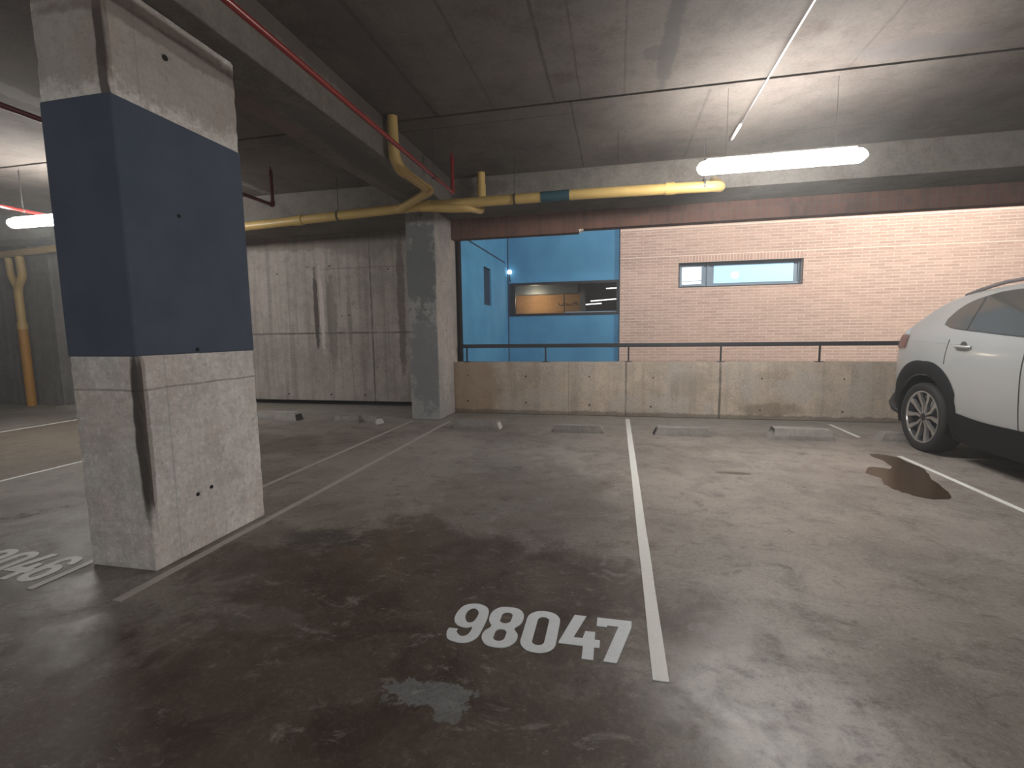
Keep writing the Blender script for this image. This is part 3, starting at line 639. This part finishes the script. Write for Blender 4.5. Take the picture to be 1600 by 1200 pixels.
# side wall with small recessed window
bm = bmesh.new()
box(bm, -3.15, -2.94, 7.95, 10.56, -3, 8); box(bm, -3.15, -2.94, 11.2, YF+.25, -3, 8)
box(bm, -3.15, -2.94, 10.56, 11.2, -3, 1.95); box(bm, -3.15, -2.94, 10.56, 11.2, 2.81, 8)
ws = struct(obj('wall_side', bm, M['blue']))
obj('joint', B(-2.944, -2.938, 8.0, 12.7, 3.155, 3.19), M['navy'], ws)
obj('joint', B(-2.95, -2.915, 12.985, 12.999, -3, 8), M['navy'], ws)
wn = struct(obj('window_3', B(-3.0, -2.975, 10.56, 11.2, 1.95, 2.81), M['navy']))
bw = wall_with_hole('wall_brick', 0.08, 24, YF-.1, YF+.25, -3, 8, 1.55, 4.36, 2.40, 2.985, M['brick'])
obj('band', B(0.08, 24, YF-.104, YF-.099, 3.165, 3.185), M['mortar'], bw)
obj('band', B(0.08, 24, YF-.104, YF-.099, 3.86, 3.88), M['mortar'], bw)
obj('soldier_course', B(1.55, 4.36, YF-.1035, YF-.099, 2.985, 3.165), M['brickv'], bw)
struct(obj('trim_shade_strip', B(-2.935, -2.555, 7.62, 7.78, -1, CE), M['void']))  # dark strip added to stand for the shaded end of the blue wall
# framed strip window in the brick wall
w = struct(obj('window_1', B(1.55, 4.36, YF+.02, YF+.06, 2.40, 2.985), M['alu']))
y = YF+.02
def frame(x0, x1, z0, z1, t, y0, y1, mat, parent, name='frame'):
    bm = bmesh.new()
    box(bm, x0, x1, y0, y1, z0, z0+t); box(bm, x0, x1, y0, y1, z1-t, z1); box(bm, x0, x0+t, y0, y1, z0+t, z1-t); box(bm, x1-t, x1, y0, y1, z0+t, z1-t)
    return obj(name, bm, mat, parent)
frame(1.57, 2.14, 2.42, 2.95, .05, y-.04, y-.001, M['alu'], w, 'sash')
obj('pane', B(1.62, 2.09, y-.012, y-.002, 2.47, 2.90), M['litpane'], w)['label'] = 'small brightly lit pane'
obj('sash_bar', B(1.62, 2.09, y-.025, y-.013, 2.545, 2.56), M['alu'], w)
frame(2.22, 4.36, 2.40, 2.985, .06, y-.03, y-.001, M['alu'], w, 'sash')
obj('pane', B(2.38, 4.2, y-.012, y-.002, 2.475, 2.915), M['frost'], w)['label'] = 'long frosted pale blue pane'
bm = bmesh.new(); cyl(bm, (2.88, y-.014, 2.66), (0, 1, 0), .1, .003, 20); obj('glow', bm, M['frostspot'], w)
frame(1.53, 4.38, 2.385, 3.0, .018, YF-.108, YF+.02, M['black'], w, 'reveal_trim')
# black framed window in the blue wall, room behind
w = struct(obj('window_2', B(-2.9, -2.74, YF+.03, YF+.12, 1.755, 2.655), M['black']))
frame(-2.9, .06, 1.755, 2.655, .065, YF-.01, YF+.12, M['black'], w)
obj('mullion', B(-1.40, -1.375, YF+.04, YF+.09, 1.8, 2.33), M['black'], w)
obj('pane', B(-2.74, .03, YF+.06, YF+.066, 1.8, 2.61), M['glass'], w)
obj('sill', B(-1.375, .03, YF+.02, YF+.055, 1.805, 1.85), M['alu'], w)
rm = struct(obj('wall_room', B(-3.0, -1.0, 14.4, 14.5, 1.0, 2.46), M['ochre']))
struct(obj('trim_6', B(-3.0, -1.1, 13.9, 14.4, 2.42, 2.9), M['roomgrey']))
struct(obj('trim_7', B(-1.06, -.9, 14.3, 14.5, 1.0, 3.2), M['roomgrey']))
bm = bmesh.new(); box(bm, -3.2, 2.5, 17, 17.1, .8, 3.4); box(bm, -3.2, 2.5, 13.26, 17, .7, .8); box(bm, -3.2, 2.5, 13.26, 17, 3.3, 3.4); box(bm, -3.3, -3.2, 13.26, 17, .8, 3.3); box(bm, 2.5, 2.6, 13.26, 17, .8, 3.3)
struct(obj('wall_interior', bm, M['roomdark']))
lamp('room_lamp', 'POINT', (-2.3, 13.75, 2.25), 17, (1.0, 0.82, 0.6), 0.1)
for x0, x1, yy, z, z1, lab in ((-0.81, -0.01, 15.6, 2.279, 2.327, 'middle of the three glowing tubes added behind the black framed window as lamp reflections'), (-0.316, 0.1, 14.9, 2.596, 2.611, 'highest of the three glowing tubes added behind the black framed window as lamp reflections'), (-1.2, -0.485, 16.2, 2.199, 2.234, 'lowest of the three glowing tubes added behind the black framed window as lamp reflections')):
    bm = bmesh.new(); tube(bm, [(x0, yy, z), (x1, yy, z1)], .017, 12)  # added tubes stand in for lamp reflections in the window glass
    tag(obj('reflection_tube', bm, M['tube_reflection'], None, True, 50), lab, 'lamp', 'tubes added as glass reflections')
# small dark emblem strokes on the far room wall
r = thing('wall_emblem', 'small dark curved lettering on the ochre wall behind the window', 'emblem', (-1.3, 14.3, 2.1))
for cx, a0, a1 in ((-1.62, 180, 360), (-1.40, 180, 330), (-1.2, 0, 190)):
    bm = bmesh.new(); tube(bm, [(cx+.07*math.cos(math.radians(a)), 14.385, 2.1+(.07 if a1 > 200 else -.01)+.08*math.sin(math.radians(a))) for a in [a0+(a1-a0)*k/10 for k in range(11)]], .012, 6); obj('stroke', bm, M['black'], r)
# small wall bulb at the blue corner
r = thing('wall_bulb', 'small glowing round bulb in the corner of the blue walls', 'lamp', (-2.87, 12.9, 2.95))
bm = bmesh.new(); bmesh.ops.create_uvsphere(bm, u_segments=16, v_segments=10, radius=.06, matrix=Matrix.Translation((-2.86, 12.9, 2.95))); obj('bulb', bm, M['bulb'], r, True)
bm = bmesh.new(); tube(bm, [(-2.86, 12.9, 2.9), (-2.86, 12.9, 2.74), (-2.86, 12.99, 2.72)], .018, 8); obj('bracket', bm, M['black'], r)

# ------------------------------------------------------------------ the car (rear towards the wall, nose towards the viewer)
M['car'] = None
t = NT('silver_white_paint'); M['car'] = t.out(t.mix(t.noise(3, 3), (0.46, 0.465, 0.455), (0.50, 0.50, 0.49)), 0.32, 0.15, 0.5); t.b.inputs['Coat Weight'].default_value = 0.6; t.b.inputs['Coat Roughness'].default_value = 0.08
M['clad'] = plain('black_plastic_cladding', (0.028, 0.028, 0.03), 0.55)
M['tyre'] = plain('tyre_rubber', (0.022, 0.021, 0.021), 0.75)
M['rimdark'] = plain('wheel_dark', (0.02, 0.02, 0.022), 0.4)
M['rim'] = plain('machined_alloy', (0.62, 0.61, 0.60), 0.28, 0.85, var=.04)
M['cglass'] = plain('tinted_car_glass', (0.10, 0.098, 0.09), 0.06, spec=0.8, var=.05)
M['taillight'] = plain('red_tail_lens', (0.42, 0.22, 0.20), 0.15, var=.05)
M['clearlens'] = plain('clear_lens', (0.6, 0.6, 0.6), 0.12)
M['chrome'] = plain('bright_trim', (0.7, 0.7, 0.7), 0.2, 0.9, var=.03)
M['seam'] = plain('panel_gap', (0.10, 0.10, 0.10), 0.6)
CX = 4.07; HW = 0.935; YR, YN = 6.60, 2.14; AXR, AXF = 5.76, 3.04; WR = .362
def lerp(t, tab):
    for (a, va), (b, vb) in zip(tab, tab[1:]):
        if t <= b: 
            u = max(0, (t-a)/(b-a)); u = u*u*(3-2*u) if False else u
            return va+(vb-va)*u
    return tab[-1][1]
def sm(t, tab):
    # smooth (Catmull-Rom) lookup
    xs = [a for a, _ in tab]; vs = [b for _, b in tab]
    if t <= xs[0]: return vs[0]
    if t >= xs[-1]: return vs[-1]
    for i in range(len(xs)-1):
        if t <= xs[i+1]:
            h = xs[i+1]-xs[i]; u = (t-xs[i])/h
            m0 = (vs[i+1]-vs[i-1])/(xs[i+1]-xs[i-1]) if i > 0 else (vs[1]-vs[0])/h
            m1 = (vs[i+2]-vs[i])/(xs[i+2]-xs[i]) if i+2 < len(xs) else (vs[i+1]-vs[i])/h
            return (2*u**3-3*u*u+1)*vs[i]+(u**3-2*u*u+u)*h*m0+(-2*u**3+3*u*u)*vs[i+1]+(u**3-u*u)*h*m1
TOP = [(2.14, .62), (2.17, .82), (2.3, .93), (2.7, 1.03), (3.15, 1.10), (3.4, 1.18), (3.75, 1.42), (4.1, 1.625), (4.45, 1.70), (4.8, 1.715), (5.2, 1.70), (5.6, 1.655), (5.85, 1.575), (6.05, 1.45), (6.22, 1.36), (6.36, 1.27), (6.47, 1.18), (6.56, .99), (6.60, .70)]
BOT = [(2.14, .42), (2.2, .25), (2.5, .2), (5.9, .22), (6.3, .30), (6.5, .36), (6.6, .46)]
PLAN = [(2.14, .50), (2.18, .62), (2.3, .78), (2.55, .90), (3.0, HW), (5.9, HW), (6.15, .925), (6.32, .89), (6.45, .82), (6.55, .70), (6.60, .50)]
SEC = [(0.2, .90), (.35, .955), (.55, .985), (.8, 1.0), (.95, 1.0), (1.08, .985), (1.2, .955), (1.3, .91), (1.45, .845), (1.6, .77), (1.7, .71)]
def zedge(y): 
    T = sm(y, TOP); return T-min(.075, (T-sm(y, BOT))*.3)
def halfw(y, z): return sm(y, PLAN)*sm(z, SEC)
def side(y, z, s=-1, off=0.0):
    return V((CX+s*(halfw(y, z)+off), y, z))
car = thing('parked_car', 'silver-white estate car parked at the right edge, rear against the parapet', 'car', (CX, 4.4, 0))
bm = bmesh.new(); rings = []
ys = sorted(set([YN+(YR-YN)*(0.5-0.5*math.cos(math.pi*i/70)) for i in range(71)]))
NS, NRf, NB = 26, 12, 6
for y in ys:
    b = sm(y, BOT); ze = zedge(y); T = sm(y, TOP); ring = []
    half = []
    for k in range(NB): u = k/NB; half.append((halfw(y, b)*u, b))
    for k in range(NS+1): z = b+(ze-b)*k/NS; half.append((halfw(y, z), z))
    xe = halfw(y, ze)
    for k in range(1, NRf+1):
        a = math.pi/2*k/NRf; x = xe*math.cos(a)**.75 if k < NRf else 0
        half.append((x, ze+(T-ze)*math.sin(a)**.9))
    pts = [(x, z) for x, z in half]+[(-x, z) for x, z in half[-2:0:-1]]
    rings.append([bm.verts.new((CX+x, y, z)) for x, z in pts])
for a, b in zip(rings, rings[1:]):
    n = len(a)
    for k in range(n): bm.faces.new((a[k], a[(k+1) % n], b[(k+1) % n], b[k]))
bm.faces.new(rings[0]); bm.faces.new(rings[-1][::-1])
body = obj('body', bm, M['car'], car, True, 40)
# wheel wells cut out with boolean solids
cut = bmesh.new()
for ay in (AXR, AXF):
    for s in (-1, 1):
        cyl(cut, (CX+s*.86, ay, .40), (1, 0, 0), .415, .54, 40)
        box(cut, CX+s*.86-.27, CX+s*.86+.27, ay-.40, ay+.40, -.1, .35)
bmesh.ops.recalc_face_normals(cut, faces=cut.faces)
def bool_cut(target, cbm_list):
    for cbm in cbm_list:
        me = bpy.data.meshes.new('cut'); cbm.to_mesh(me); cbm.free(); co = bpy.data.objects.new('cut', me); COL.objects.link(co)
        md = target.modifiers.new('b', 'BOOLEAN'); md.operation = 'DIFFERENCE'; md.object = co; md.solver = 'EXACT'
        dg = bpy.context.evaluated_depsgraph_get(); nm = bpy.data.meshes.new_from_object(target.evaluated_get(dg))
        target.modifiers.clear(); old = target.data; target.data = nm; nm.name = old.name
        bpy.data.objects.remove(co)
cut.free()
cl = []
for ay in (AXR, AXF):
    for s in (-1, 1):
        c = bmesh.new(); cyl(c, (CX+s*.86, ay, .39), (1, 0, 0), .42, .54, 40); bmesh.ops.recalc_face_normals(c, faces=c.faces); cl.append(c)
        c = bmesh.new(); box(c, CX+s*.86-.27, CX+s*.86+.27, ay-.405, ay+.405, -.1, .39); bmesh.ops.recalc_face_normals(c, faces=c.faces); cl.append(c)
bool_cut(body, cl)
for p in body.data.polygons: p.use_smooth = True
body.data.set_sharp_from_angle(angle=math.radians(40))
bm = B(CX-.58, CX+.58, 2.5, 6.3, .2, 1.0); obj('underbody', bm, M['rimdark'], car)
def patch(name, y0, y1, lo, hi, mat, s=-1, off=.004, ny=30, nz=12, thick=.0, parent=None):
    bm = bmesh.new(); G = []
    for i in range(ny+1):
        y = y0+(y1-y0)*i/ny; a, b = lo(y), hi(y)
        G.append([bm.verts.new(side(y, a+(b-a)*k/nz, s, off)) for k in range(nz+1)])
    for i in range(ny):
        for k in range(nz): bm.faces.new((G[i][k], G[i+1][k], G[i+1][k+1], G[i][k+1]))
    if thick:
        bmesh.ops.solidify(bm, geom=list(bm.faces), thickness=thick)
    return obj(name, bm, mat, parent or car, True, 40)
wb = lambda y: sm(y, [(3.5, 1.15), (4.4, 1.205), (5.0, 1.25), (5.5, 1.295), (5.62, 1.33)])
wt = lambda y: min(zedge(y)-.03, sm(y, [(3.4, 1.12), (3.6, 1.24), (4.0, 1.47), (4.4, 1.60), (4.7, 1.632), (5.0, 1.615), (5.25, 1.578), (5.42, 1.535), (5.54, 1.47), (5.63, 1.37)]))
for s in (-1, 1):
    patch('window_surround', 3.52, 5.635, lambda y: wb(y)-.008, lambda y: wt(y)+.008, M['seam'], s, .003, 50)
    for nm, a, b in (('quarter_glass', 5.27, 5.615), ('rear_door_glass', 4.55, 5.235), ('front_door_glass', 3.6, 4.5)):
        patch(nm, a, b, wb, wt, M['cglass'], s, .008, 30)
    patch('sill_cladding', 3.47, 5.33, lambda y: sm(y, BOT)+.0, lambda y: sm(y, [(3.4, .42), (4.3, .47), (4.9, .465), (5.33, .50)]), M['clad'], s, .012, 40, 8, .01)
    patch('bumper_cladding', 6.17, 6.56, lambda y: sm(y, BOT), lambda y: .56+(y-6.17)*.1, M['clad'], s, .008, 14, 8, .008)
    # door seams
    bm = bmesh.new(); tube(bm, [side(5.44-.0*k, .94+.03*k, s, .002) for k in range(9)], .0035, 6); obj('door_seam', bm, M['seam'], car)
    bm = bmesh.new(); tube(bm, [side(4.52, .44+.05*k, s, .002) for k in range(16)], .004, 6); obj('door_seam', bm, M['seam'], car)
    bm = bmesh.new(); tube(bm, [side(3.55, .44+.05*k, s, .002) for k in range(14)], .004, 6); obj('door_seam', bm, M['seam'], car)
    # shoulder crease
    bm = bmesh.new(); tube(bm, [side(6.05-.1*k, 1.165-.004*k, s, -.001) for k in range(9)], .004, 6); obj('crease', bm, M['car'], car, True)
    for hy, hz in ((5.22, 1.12), (4.2, 1.07)):
        p = [side(hy+.10, hz, s, .004), side(hy+.07, hz, s, .032), side(hy-.07, hz-.005, s, .032), side(hy-.10, hz-.005, s, .004)]
        bm = bmesh.new(); tube(bm, p, .014, 10, .02); obj('door_handle', bm, M['car'], car, True, 50)
        bm = bmesh.new(); cyl(bm, side(hy, hz, s, .001), (1, 0, 0), .045, .004, 16); obj('handle_recess', bm, M['seam'], car)
    # arch cladding
    for ay in (AXR, AXF):
        bm = bmesh.new(); G = []
        for i in range(41):
            a = math.radians(-14+208*i/40); ca, sa = math.cos(a), math.sin(a)
            row = []
            for rr in (.412, .44, .485, .515):
                k = 1.0+.06*abs(math.sin(2*a)) if rr > .43 else 1.0
                kk = rr*k+(.03 if rr > .48 and sa > .4 else 0)
                y = ay+kk*ca; z = .39+kk*sa*1.03
                row.append((y, max(z, .25)))
            G.append([side(y, z, s, (.004 if j in (0,) else (.026 if j < 3 else .004))) for j, (y, z) in enumerate(row)])
        G = [[bm.verts.new(p) for p in r_] for r_ in G]
        for i in range(40):
            for k in range(3): bm.faces.new((G[i][k], G[i+1][k], G[i+1][k+1], G[i][k+1]))
        bmesh.ops.solidify(bm, geom=list(bm.faces), thickness=.008)
        obj('arch_trim', bm, M['clad'], car, True, 50)
        bm = bmesh.new(); LN = []
        for i in range(33):
            a = math.radians(-20+220*i/32); LN.append([bm.verts.new((CX+s*x_, ay+.413*math.cos(a), .39+.413*math.sin(a))) for x_ in (.60, HW-.012)])
        for q, w_ in zip(LN, LN[1:]): bm.faces.new((q[0], q[1], w_[1], w_[0]))
        bmesh.ops.solidify(bm, geom=list(bm.faces), thickness=.004)
        obj('wheel_liner', bm, M['clad'], car)
    bm = bmesh.new(); tube(bm, [side(6.18, .34, s, .0), side(6.32, .37, s, .03), side(6.46, .42, s, .055), side(6.54, .50, s, .06), side(6.56, .60, s, .03)], [.03, .035, .035, .03, .012], 10); obj('bumper_corner', bm, M['clad'], car, True)
    # roof rail
    p = [V((CX+s*(halfw(y, zedge(y))-.035), y, zedge(y)+.03+.035*(1 if 3.95 < y < 5.3 else (.5 if y == 5.42 else 0)))) for y in [5.60, 5.42, 5.2, 5.0, 4.7, 4.4, 4.1, 3.95, 3.85]]
    bm = bmesh.new(); tube(bm, fillet(p, .08), .017, 10); obj('roof_rail', bm, plain('rail_grey', (.22, .20, .20), .4) if s < 0 else bpy.data.materials['rail_grey'], car, True)
    # lamps
    patch('tail_light', 6.13, 6.46, lambda y: 1.075, lambda y: min(zedge(y)-.006, 1.225), M['taillight'], s, .010, 16, 6, .012)
    patch('light_strip', 6.36, 6.50, lambda y: 1.08, lambda y: min(zedge(y)-.012, 1.17), M['clearlens'], s, .016, 10, 4, .006)
    patch('headlight', 2.24, 2.62, lambda y: .74, lambda y: min(zedge(y)-.02, .86), M['clearlens'], s, .008, 14, 5, .01)
    bm = bmesh.new(); bmesh.ops.create_uvsphere(bm, u_segments=16, v_segments=10, radius=1, matrix=Matrix.Translation((CX+s*(HW+.06), 3.72, 1.15))@Matrix.Diagonal((.11, .07, .075, 1))); obj('door_mirror', bm, M['car'], car, True)
# rear glass, windscreen, plates
def cross(name, ya, yb, inset, mat, off=.006, n=16):
    bm = bmesh.new(); G = []
    for i in range(13):
        y = ya+(yb-ya)*i/12; T = sm(y, TOP); ze = zedge(y); xe = halfw(y, ze)-inset
        row = []
        for k in range(n+1):
            u = -1+2*k/n; x = xe*u; q = abs(x)/halfw(y, ze); z = ze+(T-ze)*(max(0, 1-q**2.6))**.5
            row.append(bm.verts.new((CX+x, y, z+off)))
        G.append(row)
    for a, b in zip(G, G[1:]):
        for k in range(n): bm.faces.new((a[k], a[k+1], b[k+1], b[k]))
    obj(name, bm, mat, car, True)
cross('rear_window', 5.92, 6.32, .10, M['cglass'], .012)
cross('windscreen', 3.3, 4.1, .08, M['cglass'], .012)
bm = B(CX-.5, CX+.5, 5.72, 5.96, 1.56, 1.585, bev=.01); obj('spoiler', bm, M['car'], car)
bm = B(CX-.45, CX+.45, YN-.015, YN+.05, .45, .68, bev=.02); obj('grille', bm, M['clad'], car)
bm = B(CX-.6, CX+.6, YR-.08, YR+.03, .38, .56, bev=.02); obj('rear_bumper', bm, M['clad'], car)
bm = B(CX-.24, CX+.24, YR-.01, YR+.035, .72, .84, bev=.004); obj('number_plate', bm, M['clearlens'], car)
# wheels
def wheel(ay, s):
    x = CX+s*(HW-.115); o = s
    w = thing('w', '', '', (0, 0, 0)); COL.objects.unlink(w); bpy.data.objects.remove(w)
    bm = bmesh.new(); W2 = .112; tw = [(.27, W2*.80), (.30, W2*.97), (.335, W2), (.352, W2*.9), (WR, W2*.66), (WR, -W2*.66), (.352, -W2*.9), (.335, -W2), (.27, -W2*.8)]
    lathe(bm, [(r_, o*q) for r_, q in tw], (x, ay, WR), 'x', 64, True)
    ty = obj('wheel', bm, M['tyre'], car, True, 45)
    bm = bmesh.new(); lathe(bm, [(.272, o*.09), (.262, o*.092), (.255, o*.07), (.24, o*.02), (.20, o*.0), (.001, o*.0)], (x, ay, WR), 'x', 64); obj('rim_barrel', bm, M['rimdark'], ty, True, 40)
    bm = bmesh.new(); lathe(bm, [(.277, o*.084), (.274, o*.096), (.262, o*.096), (.258, o*.084)], (x, ay, WR), 'x', 64); obj('rim_edge', bm, M['rim'], ty, True, 40)
    for k in range(5):
        for dk in (-1, 1):
            a = math.radians(90+72*k+dk*13); a2 = math.radians(90+72*k+dk*19)
            def P(rad, ang, wd, xo): 
                c, sn = math.cos(ang), math.sin(ang); return (x+o*xo, ay+rad*c-wd*sn, WR+rad*sn+wd*c)
            bm = bmesh.new(); sec = []
            for rad, ang, wd, xo in ((.035, math.radians(90+72*k+dk*22), .010, .078), (.12, a, .014, .076), (.20, a2, .019, .084), (.264, a2, .026, .092)):
                sec.append([bm.verts.new(P(rad, ang, -wd, xo)), bm.verts.new(P(rad, ang, wd, xo)), bm.verts.new(P(rad, ang, wd*1.1, xo-.028)), bm.verts.new(P(rad, ang, -wd*1.1, xo-.028))])
            for q, r_ in zip(sec, sec[1:]):
                for j in range(4): bm.faces.new((q[j], q[(j+1) % 4], r_[(j+1) % 4], r_[j]))
            bm.faces.new(sec[0]); bm.faces.new(sec[-1][::-1])
            obj('spoke', bm, M['rim'], ty)
    bm = bmesh.new(); lathe(bm, [(.001, o*.09), (.028, o*.088), (.04, o*.078), (.042, o*.05)], (x, ay, WR), 'x', 28); obj('hub_cap', bm, M['rimdark'], ty, True, 40)
for ay in (AXR, AXF):
    for s in (-1, 1): wheel(ay, s)
